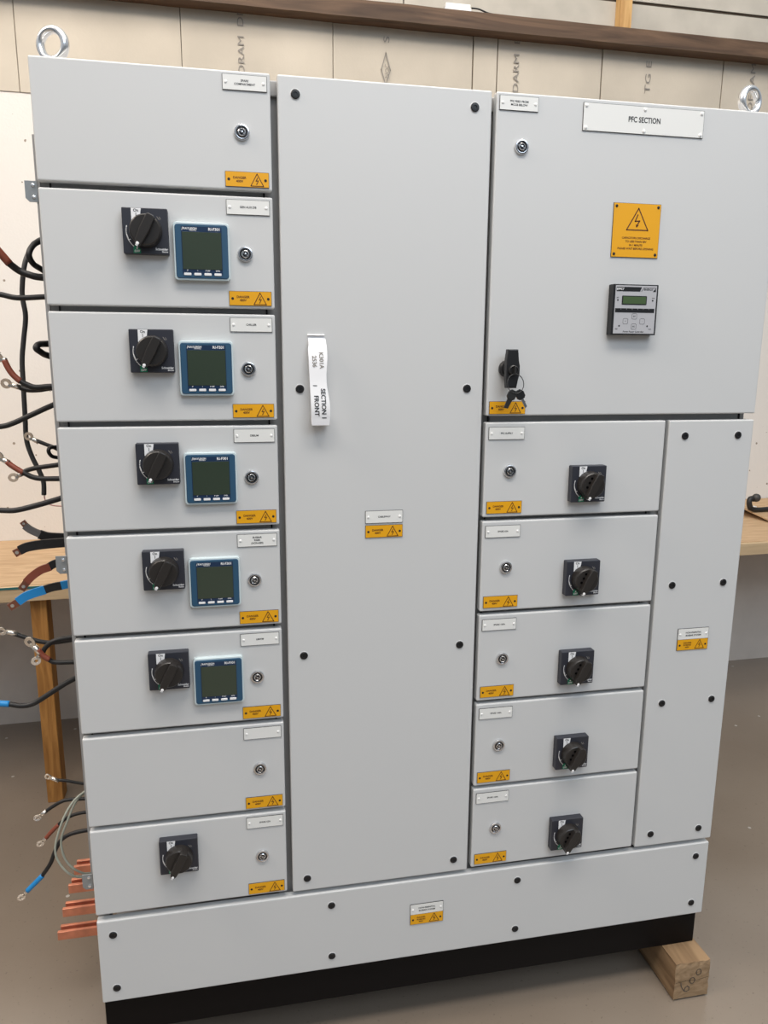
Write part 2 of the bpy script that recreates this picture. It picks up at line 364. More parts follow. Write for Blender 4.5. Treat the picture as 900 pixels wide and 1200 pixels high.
def make_lock(at, parent):
    s = MB()
    s.ring(0, 0, [(.0135, 0), (.0135, -.002), (.0125, -.0045), (.0112, -.005), (.0098, -.0048), (.0085, -.0015), (.002, -.0015)], 'chrome', 32)
    s.ring(0, 0, [(.0066, -.001), (.0066, -.0048), (.0058, -.0055), (.0048, -.0055), (.0045, -.003), (.001, -.003)], 'chrome', 24)
    s.ring(0, 0, [(.0084, -.0017), (.0067, -.0017)], 'dark', 24, caps=False)
    s.disc(0, 0, .0044, -.0032, 'dark'); s.ring(0, 0, [(.0020, -.0031), (.0020, -.0058), (.0012, -.006)], 'chrome', 14)
    for a in (45, 225): s.box(.0045 * math.cos(math.radians(a)) - .001, .0045 * math.cos(math.radians(a)) + .001, .0045 * math.sin(math.radians(a)) - .0022, .0045 * math.sin(math.radians(a)) + .0022, -.0055, -.003, 'chrome')
    return s.build('quarter_turn_lock', parent, at, 40)
def make_plate(at, parent):                    # rotary switch front plate 75 x 75, origin top-left
    s = MB(); s.rbox(0, .075, 0, .075, -.016, 0, 'sw_plate', .002, .0012)
    z = -.0162
    s.poly([(.0155, .0008), (.032, .0008), (.030, .014), (.0170, .022), (.0155, .022)], z, 'white')
    s.text('On', .0235, .0046, z - .0002, .0065, 'ink'); s.line([(.0235, .0085), (.0235, .0135)], .0010, z - .0002, 'ink')
    arc = [(.0375 + .0315 * math.cos(math.radians(a)), .0385 + .0315 * math.sin(math.radians(a))) for a in range(196, 128, -6)]
    s.line(arc[::-1], .0014, z, 'white')
    s.line([(.0065, .043), (.0090, .050)], .0012, z - .0001, 'white'); s.line([(.0095, .0525), (.0125, .0515)], .0012, z - .0001, 'white')
    s.poly([(.0165, .0635), (.0205, .060), (.0285, .067), (.0285, .0738), (.0165, .0738)], z, 'green')
    s.text('OFF', .0225, .0705, z - .0002, .0052, 'white'); s.ring(.0225, .0655, [(.0014, z - .0002), (.0010, z - .0003)], 'white', 12)
    s.text('Schneider', .0735, .0665, z, .0052, 'white', align='RIGHT'); s.text('Electric', .0735, .0706, z, .0034, 'white', align='RIGHT')
    s.line([(.0575, .0135), (.061, .0185)], .0010, z, 'stamp'); s.line([(.0615, .0140), (.0635, .018)], .0008, z, 'stamp')
    return s.build('switch_plate', parent, at)
def make_knob_holed(at, parent): return make_knob(at, parent, 27, True)
def make_knob(at, parent, ang=27, holes=False):             # origin at the plate centre, knob grip turned to OFF
    s = MB()
    s.ring(0, 0, [(.0270, -.016), (.0270, -.019), (.0262, -.030), (.0252, -.0345), (.0235, -.036)], 'knob', 44)
    a = math.radians(ang); ux, uy = -math.sin(a), math.cos(a); vx, vy = uy, -ux      # u: towards the pointer tip
    def R(p, q): return (ux * p + vx * q, uy * p + vy * q)
    grip = [R(p, q) for p, q in ((.0305, -.0028), (.0305, .0028), (.0240, .0062), (.0, .0085), (-.0235, .0075), (-.0262, .0045), (-.0262, -.0045), (-.0235, -.0075), (.0, -.0085), (.0240, -.0062))]
    s.prism(grip, -.0470, -.018, 'knob', .0016)
    tip = R(.0268, 0); s.ring(tip[0], tip[1], [(.0027, -.0466), (.0027, -.0478), (.0018, -.0482)], 'white', 16)
    s.prism([R(p, q) for p, q in ((.0310, -.0020), (.0310, .0020), (.0290, .0022), (.0290, -.0022))], -.0474, -.040, 'white')
    for p in ((.009, -.001, -.011) if holes else ()):                 # padlock holes along the flank of the grip
        c = R(p, -.0108); s.disc(c[0], c[1], .0026, -.0364, 'void', 14)
    return s.build('switch_knob', parent, at, 20)
def make_meter(at, parent):                    # 96 x 96 power meter, origin top-left
    s = MB()
    s.rbox(-.0005, .0945, -.001, .0955, -.0105, 0, 'film', .006, .0012)
    s.rbox(.0024, .0918, .0024, .0925, -.0122, -.009, 'blue', .005, .0012)
    s.poly([(.013, .0065), (.0815, .0065), (.0815, .086), (.013, .086)], -.01235, 'navy')
    z = -.0126
    s.text('RI-F301', .0795, .0105, z, .0066, 'white', align='RIGHT')
    s.text('RAYLEIGH', .0168, .0100, z, .0050, 'white', align='LEFT'); s.text('instruments', .0270, .0128, z, .0024, 'white', align='LEFT')
    s.line([(.0145, .0125), (.0158, .0078)], .0007, z, 'white')
    for i, t in enumerate(('V', 'I', 'P kW', 'kWh')):
        x = .0215 + i * .0172
        s.rbox(x - .0062, x + .0062, .0834, .0876, -.0136, -.012, 'white', .0012, .0004); s.text(t, x, .0795, z, .0034, 'white')
    return s.build('energy_meter', parent, at)
def make_screen(at, parent):
    s = MB(); s.box(0, .0665, 0, .062, -.0006, 0, 'lcd', .0002)
    return s.build('meter_screen', parent, at)

def door(x0, x1, y0, y1, name='compartment_door', z=0.0):
    s = MB(); s.box(0, x1 - x0, 0, y1 - y0, 0, .0195, 'grey', .0030, 3)
    return s.build(name, board, (x0, y0, z))
plates = [['SPARE', 'COMPARTMENT'], ['GEN AUX DB'], ['CHILLER'], ['DBSUM'], ['BUSBAR', 'RISER', '(NON-ESS)'], ['LMWM'], [], ['SPARE 63A']]
e = -.0001
for i in range(8):
    y = .2 * i + .001
    d = door(0, .387, y, y + .190)
    nameplate(plates[i], (.3065, y + .006, e), d)
    once('warn', _store, make_warn, (.3065, y + .160, e), d)
    once('lock', _store, make_lock, (.337, y + .097, e), d)
    if i in (1, 2, 3, 4, 5, 7):
        once('plate', _store, make_plate, (.1325, y + .0285, e), d)
        once('knob', _store, make_knob, (.1325 + .0385, y + .0285 + .0375, e), d)
    if i in (1, 2, 3, 4, 5):
        once('meter', _store, make_meter, (.2155, y + .0485, e), d)
        once('screen', _store, make_screen, (.2155 + .0142, y + .0485 + .0155, -.0126), d)

mid = door(.399, .7865, .001, 1.596, 'cableway_cover')
for x in (.430, .754):
    for y in (.031, .534, 1.061, 1.566): once('screw', _store, make_screw, (x, y, e), mid)
nameplate(['CABLEWAY'], (.554, .770, e), mid)
once('warn', _store, make_warn, (.554, .799, e), mid)

# power factor door
pf = door(.795, 1.3935, .001, .5875, 'power_factor_door')
nameplate(['PFC FEED FROM', 'MCCB BELOW'], (.8005, .007, e), pf, .0050)
s = MB(); s.box(0, .25, 0, .049, -.0016, 0, 'edge'); s.box(.0007, .2493, .0007, .0483, -.0020, -.0016, 'label')
for cx in (.006, .125, .244):
    for cy in (.0055, .0435): s.ring(cx, cy, [(.0034, -.0018), (.0031, -.0030), (.0016, -.0038)], 'rivet', 14)
s.text('PFC SECTION', .125, .0245, -.0022, .0135, 'ink', width=.066)
s.build('section_nameplate', pf, (.9645, .0085, e))
once('lock', _store, make_lock, (.846, .093, e), pf)
s = MB(); s.box(0, .1, 0, .1, -.0016, 0, 'edge'); s.box(.0006, .0994, .0006, .0994, -.0020, -.0016, 'yellow')
for cx in (.006, .094):
    for cy in (.006, .094): s.ring(cx, cy, [(.0028, -.0018), (.0026, -.0028), (.0012, -.0032)], 'rubber', 14)
z = -.0022
s.line([(.0525, .009), (.0745, .049), (.0295, .049)], .0021, z, 'brown', True)
s.line([(.0515, .021), (.0465, .033), (.0560, .032), (.0505, .041)], .0021, z - .0001, 'brown'); s.line([(.0490, .039), (.0500, .0435), (.0535, .040)], .0014, z - .0001, 'brown')
for i, (t, w) in enumerate((('CAPACITORS DISCHARGE', .060), ('TO LESS THAN 50V', .045), ('IN 1 MINUTE', .028), ('PLEASE WAIT BEFORE OPENING', .076))):
    s.text(t, .051, .0640 + i * .0066, z, .0052, 'brown', width=w)
s.build('capacitor_warning_sign', pf, (1.038, .181, e))
s = MB()
s.rbox(0, .096, 0, .096, -.018, 0, 'dark', .001, .0008)
s.poly([(.0045, .0022), (.0925, .0022), (.0925, .0935), (.0045, .0935)], -.0182, 'silver')
z = -.0184
s.poly([(.0065, .0050), (.0600, .0050), (.0565, .0135), (.0065, .0135)], z, 'dark'); s.text('EPFC7', .0145, .0092, z - .0002, .0058, 'white', width=.015)
s.line([(.0595, .0135), (.0640, .0060), (.0905, .0060)], .0008, z, 'dark'); s.text('ENERGY', .0745, .0095, z, .0050, 'dark', width=.020)
s.poly([(.0840, .0135), (.0905, .0060), (.0905, .0135)], z, 'dark')
s.rbox(.0190, .0720, .0215, .0385, -.0190, -.018, 'dark', .0015, .0004)
s.poly([(.0060, .0455), (.0900, .0455), (.0900, .0535), (.0060, .0535)], z, 'dark')
for i in range(6): s.line([(.0182 + i * .0120, .0455), (.0182 + i * .0120, .0475)], .0006, z - .0002, 'silver')
for cx, cy in ((.0105, .0300), (.0850, .0300), (.0165, .0790), (.0770, .0790)): s.disc(cx, cy, .0017, z, 'rubber')
for cx, cy, t in ((.0480, .0605, 'SET'), (.0295, .0700, '+'), (.0655, .0700, '-'), (.0480, .0800, 'ESC')):
    s.line([(cx + (.0052 if k in (0, 1, 6, 7) else .0052) * c, cy + .0052 * d) for k, (c, d) in enumerate(((-.7, -1), (.7, -1), (1, -.7), (1, .7), (.7, 1), (-.7, 1), (-1, .7), (-1, -.7)))], .0006, z, 'edge', True)
    s.text(t, cx, cy, z, .0036, 'edge')
s.text('Power Factor Controller', .0480, .0900, z, .0040, 'ink', width=.045)
for t, cx, cy in (('SET', .010, .0255), ('FAN', .0860, .0255), ('IND', .0110, .0850), ('CAP', .0830, .0850)): s.text(t, cx, cy, z, .0030, 'ink')
s.build('power_factor_controller', pf, (1.040, .333, e))
s = MB(); s.box(0, .0490, 0, .0135, -.0004, 0, 'lcd2'); s.build('controller_screen', pf, (1.040 + .0210, .333 + .0232, -.0192))
once('warn', _store, make_warn, (.8005, .559, e), pf)
s = MB()                                       # swing handle with cylinder lock
s.ring(0, 0, [(.0165, 0), (.0165, -.006), (.0140, -.010), (.0110, -.011), (.0105, -.022)], 'dark', 30)
s.prism([(-.0095, -.037), (.0105, -.037), (.0125, -.018), (.0150, -.006), (.0150, .010), (.0120, .022), (.0095, .036), (-.0095, .036), (-.0120, .020), (-.0120, -.016)], -.034, -.020, 'dark', .002)
s.ring(.001, .002, [(.0100, -.033), (.0095, -.0385), (.0080, -.0395), (.0075, -.037), (.001, -.037)], 'dark2', 24)
s.ring(.001, .002, [(.0098, -.0335), (.0098, -.0345)], 'chrome', 24)
s.prism([(-.0003, -.005), (.0023, -.005), (.0023, .010), (-.0003, .010)], -.048, -.037, 'dark2', .0004)
s.build('swing_handle', pf, (.8335, .496, e), 20)

rp = [['PFC SUPPLY'], ['SPARE 63A'], ['SPARE 160A'], ['SPARE 160A'], ['SPARE 160A']]
for k in range(5):
    y = .6 + .2 * k + .0005
    d = door(.795, 1.187, y, y + .1915)
    nameplate(rp[k], (.8015, y + .009, e), d)
    once('warn', _store, make_warn, (.8020, y + .159, e), d)
    once('lock', _store, make_lock, (.8485, y + .098, e), d)
    once('plate', _store, make_plate, (.9770, y + .0885, e), d)
    once('knob2', _store, make_knob_holed, (.9770 + .0385, y + .0885 + .0375, e), d)

def combo(at, parent):
    s = MB(); s.box(0, .076, 0, .051, -.0016, 0, 'edge')
    s.box(.0008, .0752, .0008, .0252, -.0020, -.0016, 'label'); s.box(.0008, .0752, .0262, .0502, -.0020, -.0016, 'yellow')
    for cx in (.006, .070): s.ring(cx, .0135, [(.0026, -.0018), (.0024, -.0028), (.0012, -.0034)], 'rivet', 14)
    for i, t in enumerate(('NON-ESSENTIAL', 'BUSBAR SYSTEM')): s.text(t, .038, .0100 + i * .0066, -.0022, .0052, 'ink')
    warn_print(s, .0005, .0255, .0135, ['DANGER', 'BUSBARS', '400V'], 1)
    return s.build('busbar_warning_plate', parent, at)
bb = door(1.195, 1.3935, .6005, 1.596, 'busbar_cover')
for x in (1.233, 1.3575):
    for y in (.633, .9585, 1.2355, 1.565): once('screw', _store, make_screw, (x, y, e), bb)
once('combo', _store, combo, (1.2570, 1.0605, e), bb)
bp = door(0, 1.391, 1.6065, 1.8, 'bottom_cover')
for x in (.0305, .4815, .907, 1.358):
    for y in (1.640, 1.767): once('screw', _store, make_screw, (x, y, e), bp)
once('combo', _store, combo, (.6570, 1.6655, e), bp)

# lifting eyes
def make_eye(at, parent):
    s = MB(); R0, r0 = .0232, .0064; n, m_ = 40, 14
    t = bmesh.new(); g = []
    for i in range(n):
        a = 2 * math.pi * i / n; row = []
        rr = r0 * (1.0 + .18 * math.cos(a * 1) * 0)
        for j in range(m_):
            p = 2 * math.pi * j / m_
            row.append(t.verts.new(((R0 + rr * math.cos(p)) * math.cos(a), -(R0 + .0140) + (R0 + rr * math.cos(p)) * math.sin(a), rr * 1.35 * math.sin(p))))
        g.append(row)
    for i in range(n):
        for j in range(m_): t.faces.new((g[i][j], g[(i + 1) % n][j], g[(i + 1) % n][(j + 1) % m_], g[i][(j + 1) % m_]))
    bmesh.ops.recalc_face_normals(t, faces=list(t.faces)); s.merge(t, 'zinc', True)
    prof = [(.018, 0), (.018, -.006), (.012, -.009), (.009, -.014)]
    t = bmesh.new(); rows = [[t.verts.new((r * math.cos(2 * math.pi * k / 24), zz + .002, r * math.sin(2 * math.pi * k / 24))) for k in range(24)] for r, zz in prof]
    for a_, b_ in zip(rows, rows[1:]):
        for k in range(24): t.faces.new((a_[k], a_[(k + 1) % 24], b_[(k + 1) % 24], b_[k]))
    t.faces.new(rows[-1]); bmesh.ops.recalc_face_normals(t, faces=list(t.faces)); s.merge(t, 'zinc', True)
    return s.build('lifting_eye', parent, at)
ey = make_eye((.031, .004, .052), board); ey.rotation_euler = (0, 0, math.radians(-24))
ey2 = copy_part(ey, (1.347, .004, .052), board); ey2.rotation_euler = (0, 0, math.radians(16))

# side brackets
def make_bracket(at, parent):
    s = MB()
    s.prism([(.0, 0), (.020, 0), (.020, .034), (.006, .034), (.0, .028)], 0, .0015, 'bracket', .0003)
    s.box(.0185, .020, 0, .034, .0015, .03, 'bracket')
    for cx, cy in ((.0130, .007), (.0135, .026)): s.ring(cx, cy, [(.0030, .0001), (.0030, -.0012), (.0014, -.0018)], 'zinc', 14)
    return s.build('side_bracket', parent, at)
for y in (.188, .840, 1.508): once('br', _store, make_bracket, (-.0245, y, .0195), board)

# copper busbars leaving the left side
for y, x0 in ((1.613, -.080), (1.659, -.095), (1.718, -.112), (1.777, -.127)):
    for dz in (0, .019):
        s = MB(); s.box(x0 + (0 if dz == 0 else .003), .36, 0, .021, 0, .008, 'copper', .0012)
        s.build('copper_busbar', board, (0, y, .20 + dz))

# ------------------------------------------------------------------ cables
def extend(pts, z=None):
    x, y, zz = pts[-1]
    return pts + [(.05, y, zz + .015)] if x < .02 else pts
def rad(px, Z): return px / 2 * (1.62 + (Z - .2)) / 898
def ring_lug(s, a, b, r, m='tin', hole=True, fork=False):
    """tinned ring terminal whose barrel starts at b and whose palm lies towards a"""
    A, B = Vector(a), Vector(b); d = (A - B); L = d.length; u = d / L
    s.tube([B - u * L * .25, B + u * L * .45], r * 1.12, m, 1)
    n = Vector((0, 0, 1)); n = (n - u * n.dot(u)).normalized(); v = u.cross(n)
    ro, ri = r * 2.2, r * .95; c = B + u * (L * .45 + ro)
    t = bmesh.new(); k = 20; th = r * .28
    # palm is tilted so that its hole is seen from the front
    w = (v * .94 + n * .34).normalized(); q = u.cross(w).normalized()
    rows = []
    for rr, off in ((ri, th), (ro, th), (ro, -th), (ri, -th)):
        rows.append([t.verts.new(c + (u * math.cos(2 * math.pi * i / k) + w * math.sin(2 * math.pi * i / k)) * rr + q * off) for i in range(k)])
    rng = range(k) if not fork else range(3, k - 3)
    for j in range(4):
        A_, B_ = rows[j], rows[(j + 1) % 4]
        for i in rng:
            t.faces.new((A_[i], A_[(i + 1) % k], B_[(i + 1) % k], B_[i]))
    bmesh.ops.recalc_face_normals(t, faces=list(t.faces)); s.merge(t, m, False)
    s.strap([tuple(B + u * L * .35), tuple(B + u * (L * .45 + ro - ri))], r * 2.0, r * .6, m, 1)
CAB = 'cables leaving the left side of the switchboard'
def cable(label, name='power_cable', cat='cable', group=CAB, parts=()):
    first = parts[0][1][-1]
    base = parts[0][1][0]
    root = empty(name, base)
    tag(root, label, cat, group)
    for pn, pts, size, m in parts:
        s = MB(); rel = [(p[0] - base[0], p[1] - base[1], p[2] - base[2]) for p in pts]
        if pn == 'lug': ring_lug(s, rel[0], rel[1], size, m)
        elif pn == 'flat_lug':
            h, w_ = size; A, B = Vector(rel[0]), Vector(rel[1]); s.strap([tuple(B + (B - A) * .3), tuple(A)], h, w_, m, 1)
            mid_ = A + (B - A) * .35; s.ring(mid_.x, mid_.y, [(h * .24, mid_.z - w_ / 2 - .0006), (h * .24, mid_.z - w_ / 2 - .0002)], 'tin', 14)
        elif isinstance(size, tuple): s.strap(rel, size[0], size[1], m)
        else: s.tube(rel, size, m)
        o = s.build('lug' if 'lug' in pn else pn, root, base)
    return root
G = PTS
def X(k): return extend(G[k])
cable('thick black cable with red-brown sleeve beside the second door from the top', parts=(('jacket', X('A_blk'), .0066, 'cable'), ('heat_shrink', G['A_red'], .0074, 'red')))
cable('short black cable loop bulging from the cabinet side above the thick red-sleeved cable', parts=(('jacket', X('B'), .0055, 'cable'),))
cable('long dark grey cable hanging before the white wall, thin pink wire at its end', parts=(('jacket', G['C'][:-1] + [G['C'][-1]], .0050, 'cable_grey'), ('core_wire', G['C_pink'], .0012, 'pink')))
cable('plain black cable running level to the left just below the thick red-sleeved one', parts=(('jacket', X('D'), .0052, 'cable'),))
cable('tiny black cable bend poking out of the cabinet beside the CHILLER door', parts=(('jacket', X('E'), .0062, 'cable'),))
cable('black cable with red-brown sleeve and lug beside the lower edge of the CHILLER door', parts=(('jacket', X('F_blk'), .0056, 'cable'), ('heat_shrink', G['F_red'], .0060, 'red'), ('lug', G['F_lug'], .0045, 'tin')))
cable('black cable with bare square lug just under the sleeved one beside the CHILLER door', parts=(('jacket', X('G_blk'), .0048, 'cable'), ('lug', G['G_lug'], .0048, 'tin')))
cable('plain black cable sloping down to the left out of frame beside the CHILLER door bottom', parts=(('jacket', X('H'), .0054, 'cable'),))
cable('short black cable with bare lug lying across the long grey cable', parts=(('jacket', X('I_blk'), .0040, 'cable'), ('lug', G['I_lug'], .0042, 'tin')))
cable('small curled black cable loop beside the top of the fourth left door', parts=(('jacket', X('I2'), .0038, 'cable'),))
cable('black cable with red-brown sleeve crossing the long grey cable near its lower end', parts=(('jacket', X('J_blk'), .0052, 'cable'), ('heat_shrink', G['J_red'], .0056, 'red'), ('lug', G['J_lug'], .0048, 'tin')))
cable('black cable with bare lug running behind the lower red-sleeved cable', parts=(('jacket', X('K_blk'), .0048, 'cable'), ('lug', G['K_lug'], .0044, 'tin')))
cable('plain black cable sagging left out of frame just above the workbench', parts=(('jacket', X('L'), .0056, 'cable'),))
FL = 'flat insulated conductors beside the workbench'
cable('flat black conductor with grey sleeve on its bent-up end', 'flexible_conductor', 'conductor', FL, parts=(('jacket', X('M_blk'), (.0185, .006), 'cable'), ('heat_shrink', G['M_gry'], (.0140, .007), 'sgrey'), ('flat_lug', G['M_lug'], (.0115, .004), 'copperd')))
cable('flat black conductor with dark copper lug under the grey-sleeved one', 'flexible_conductor', 'conductor', FL, parts=(('jacket', X('N_blk'), (.0185, .006), 'cable'), ('flat_lug', G['N_lug'], (.0150, .004), 'copperd')))
cable('flat conductor with red-brown sleeve pointing down over the workbench edge', 'flexible_conductor', 'conductor', FL, parts=(('jacket', X('O_blk'), (.0160, .006), 'cable'), ('heat_shrink', G['O_red'], (.0160, .007), 'red'), ('flat_lug', G['O_lug'], (.0150, .004), 'copperd')))
cable('flat conductor with bright blue sleeve and copper end in front of workbench', 'flexible_conductor', 'conductor', FL, parts=(('jacket', G['P_blk'], (.0160, .006), 'cable'), ('heat_shrink', G['P_blu'], (.0170, .007), 'sblue'), ('heat_shrink', X('P_blu2'), (.0160, .0066), 'sblue'), ('flat_lug', G['P_lug'], (.0150, .004), 'copperd')))
cable('black cable with bare lug reaching the left frame edge under the workbench', parts=(('jacket', X('Q_blk'), .0048, 'cable'), ('lug', G['Q_lug'], .0046, 'tin')))
cable('black cable with short orange-red sleeve in front of the bench leg', parts=(('jacket', X('R_blk'), .0048, 'cable'), ('heat_shrink', G['R_red'], .0058, 'red'), ('lug', G['R_lug'], .0052, 'tin')))
cable('black cable arching up behind the orange-red sleeve at the bench leg', parts=(('jacket', X('R2_blk'), .0052, 'cable'), ('lug', G['R2_lug'], .0044, 'tin')))
cable('black cable with blue sleeve leaving the frame left, below the workbench', parts=(('jacket', X('S_blk'), .0056, 'cable'), ('heat_shrink', G['S_blu'], .0066, 'sblue')))
cable('thin black cable with bare lug at the foot of the bench leg', parts=(('jacket', X('T_blk'), .0034, 'cable'), ('lug', G['T_lug'], .0036, 'tin')))
cable('black cable with bare lug bending down just below the bench leg foot', parts=(('jacket', X('U_blk'), .0040, 'cable'), ('lug', G['U_lug'], .0038, 'tin')))
cable('black cable with red-brown sleeve and forked lug, low at the cabinet side', parts=(('jacket', X('V_blk'), .0038, 'cable'), ('heat_shrink', G['V_red'], .0046, 'red'), ('lug', G['V_lug'], .0036, 'tin')))
cable('lowest black cable, with bright blue sleeve and forked lug above the floor', parts=(('jacket', X('W_blk'), .0044, 'cable'), ('heat_shrink', G['W_blu'], .0054, 'sblue'), ('lug', G['W_lug'], .0038, 'tin')))
GW = 'pair of looped earth wires at the lowest bracket'
cable('outer of two thin green-grey wires looping down to the lowest bracket', 'control_wire', 'wire', GW, parts=(('jacket', X('X1'), .0023, 'wire'),))
cable('inner of two thin green-grey wires looping down to the lowest bracket', 'control_wire', 'wire', GW, parts=(('jacket', [(p[0], p[1], p[2] + .008) for p in X('X2')], .0023, 'wire'),))

# ------------------------------------------------------------------ keys hanging from the swing handle
kx, ky, kz = .8345, .507, -.049
keys = empty('key_ring', (kx, ky, kz)); tag(keys, 'two black keys on a thin wire ring hanging from the swing handle', 'keys')
s = MB(); s.tube([(.0 + .0165 * math.sin(a), .016 - .018 * math.cos(a), -.001 + .004 * math.cos(a)) for a in [2 * math.pi * i / 20 for i in range(21)]], .0008, 'dark2', 1, 8)
s.build('ring', keys, (kx, ky, kz))
def key(at, ang, head, shank):
    s = MB(); a = math.radians(ang); c, sn = math.cos(a), math.sin(a)
    def R(p, q): return (p * c - q * sn, p * sn + q * c)
    s.prism([R(p, q) for p, q in ((-.004, -.002), (.004, -.002), (.0085, .004), (.0085, .013), (.0050, .017), (-.0050, .017), (-.0085, .013), (-.0085, .004))], -.0022, .0022, head, .0006)
    s.prism([R(p, q) for p, q in ((-.0028 if shank == 'chrome' else -.005, .016), (.0028 if shank == 'chrome' else .005, .016), (.0028 if shank == 'chrome' else .004, .034), (-.0020 if shank == 'chrome' else -.004, .036))], -.0012, .0012, shank, .0003)
    s.build('key', keys, at)
key((kx - .004, ky + .030, kz - .002), 24, 'dark2', 'dark2'); key((kx + .008, ky + .030, kz + .003), -28, 'dark', 'chrome')

# ------------------------------------------------------------------ white tape loop on the cableway cover
s = MB()
n = 26; prof = []
for i in range(n + 1):                        # side profile: down the front, folded back at the bottom
    u = i / n; y = .003 + u * .158; z = -.006 - .021 * math.sin(min(1, u * 1.08) * math.pi * .62) - .002 * math.sin(u * 9)
    prof.append((y, z))
t = bmesh.new(); L0 = []; 
for i, (y, z) in enumerate(prof):
    sh = y * .030; wd = .0315 + .002 * math.sin(y * 60)
    L0.append((t.verts.new((sh - (.0015 if y > .02 else -.0005), y, z)), t.verts.new((sh + wd, y, z)), t.verts.new((sh + wd, y, z + .0004)), t.verts.new((sh - (.0015 if y > .02 else -.0005), y, z + .0004))))
yb, zb = prof[-1]; back = [(yb + .0015, zb + .006), (yb + .001, -.010), (yb - .010, -.003), (yb - .06, -.0012), (.02, -.0008), (-.004, -.0006), (-.002, -.004)]
for y, z in back:
    sh = y * .030; L0.append((t.verts.new((sh, y, z)), t.verts.new((sh + .031, y, z)), t.verts.new((sh + .031, y, z + .0004)), t.verts.new((sh, y, z + .0004))))
for a_, b_ in zip(L0, L0[1:]):
    for k in range(4): t.faces.new((a_[k], a_[(k + 1) % 4], b_[(k + 1) % 4], b_[k]))
t.faces.new(L0[0]); t.faces.new(L0[-1])
bmesh.ops.recalc_face_normals(t, faces=list(t.faces)); s.merge(t, 'paper', False)
def tz(y):
    u = (y - .003) / .158; return -.006 - .021 * math.sin(min(1, u * 1.08) * math.pi * .62) - .002 * math.sin(u * 9)
def ttext(txt, x, y, size, m):
    me, w = text_mesh(txt, size, 'CENTER'); t = bmesh.new(); t.from_mesh(me)
    for v in t.verts:
        yy = y + v.co.x; v.co = Vector((x + yy * .03 + v.co.y, yy, tz(yy) - .0005))
    s.merge(t, m)
ttext('K301A', .0215, .043, .0105, 'stamp'); ttext('2536', .0085, .045, .0105, 'stamp')
ttext('SECTION 1', .0215, .122, .0115, 'ink'); ttext('FRONT', .0085, .125, .0115, 'ink')
s.line([(.007, .0885), (.0135, .0885)], .0014, tz(.0885) - .0006, 'edge')
tape = s.build('paper_tag', None, (.4455, .4385, 0))
tag(tape, 'curled white tape tag printed SECTION 1 FRONT stuck on the middle grey panel', 'tag')

# ------------------------------------------------------------------ timber blocks under the plinth
def block(x, z0, z1, label):
    s = MB(); rr = random.Random(int(x * 100) + 5)
    t = bmesh.new(); bmesh.ops.create_cube(t, size=1)
    for v in t.verts: v.co = Vector(((v.co.x + .5) * .091, (v.co.y + .5) * .097, (v.co.z + .5) * (z1 - z0)))
    bmesh.ops.subdivide_edges(t, edges=list(t.edges), cuts=7, use_grid_fill=True)
    for v in t.verts:
        e_ = (v.co.x < .002 or v.co.x > .089) + (v.co.y < .002) + (v.co.z < .002)
        if e_ >= 2: v.co += Vector((rr.uniform(-.0012, .0012), rr.uniform(0, .0020), rr.uniform(-.0005, .003)))
    fr = [f for f in t.faces if all(v.co.z < .004 for v in f.verts)]
    i0 = s.mi('block'); i1 = s.mi('endgrain')
    for v in t.verts: v.co = F(*v.co)
    for f in t.faces: f.material_index = i0
    for f in fr: f.material_index = i1
    me = bpy.data.meshes.new('tmp'); t.to_mesh(me); t.free(); s.bm.from_mesh(me)
    return s
s = block(1.306, -.042, .5, '')
z = -.0012                                     # handwritten 600 on the end
s.line([(.0155, .052), (.0165, .060), (.0205, .069), (.0265, .0765), (.0330, .0790), (.0385, .0750), (.0390, .0680), (.0340, .0640), (.0285, .0670), (.0265, .0735)], .0016, z, 'edge')
for cx, cy, r in ((.0455, .0500, .0085), (.0610, .0290, .0082)):
    s.line([(cx + r * .8 * math.cos(k * .524), cy + r * math.sin(k * .524)) for k in range(12)], .0015, z, 'edge', True)
s.line([(.002, .051), (.030, .048), (.055, .051), (.089, .046)], .0009, z, 'joint')
o = s.build('timber_block', None, (1.306, 1.8975, -.042)); tag(o, 'rough sawn timber block marked 600 under the front right corner of the switchboard', 'timber block')
s = block(.42, .06, .36, '')
o = s.build('timber_block', None, (.10, 1.8975, .27)); tag(o, 'timber block in the shade beneath the left end of the black plinth', 'timber block')

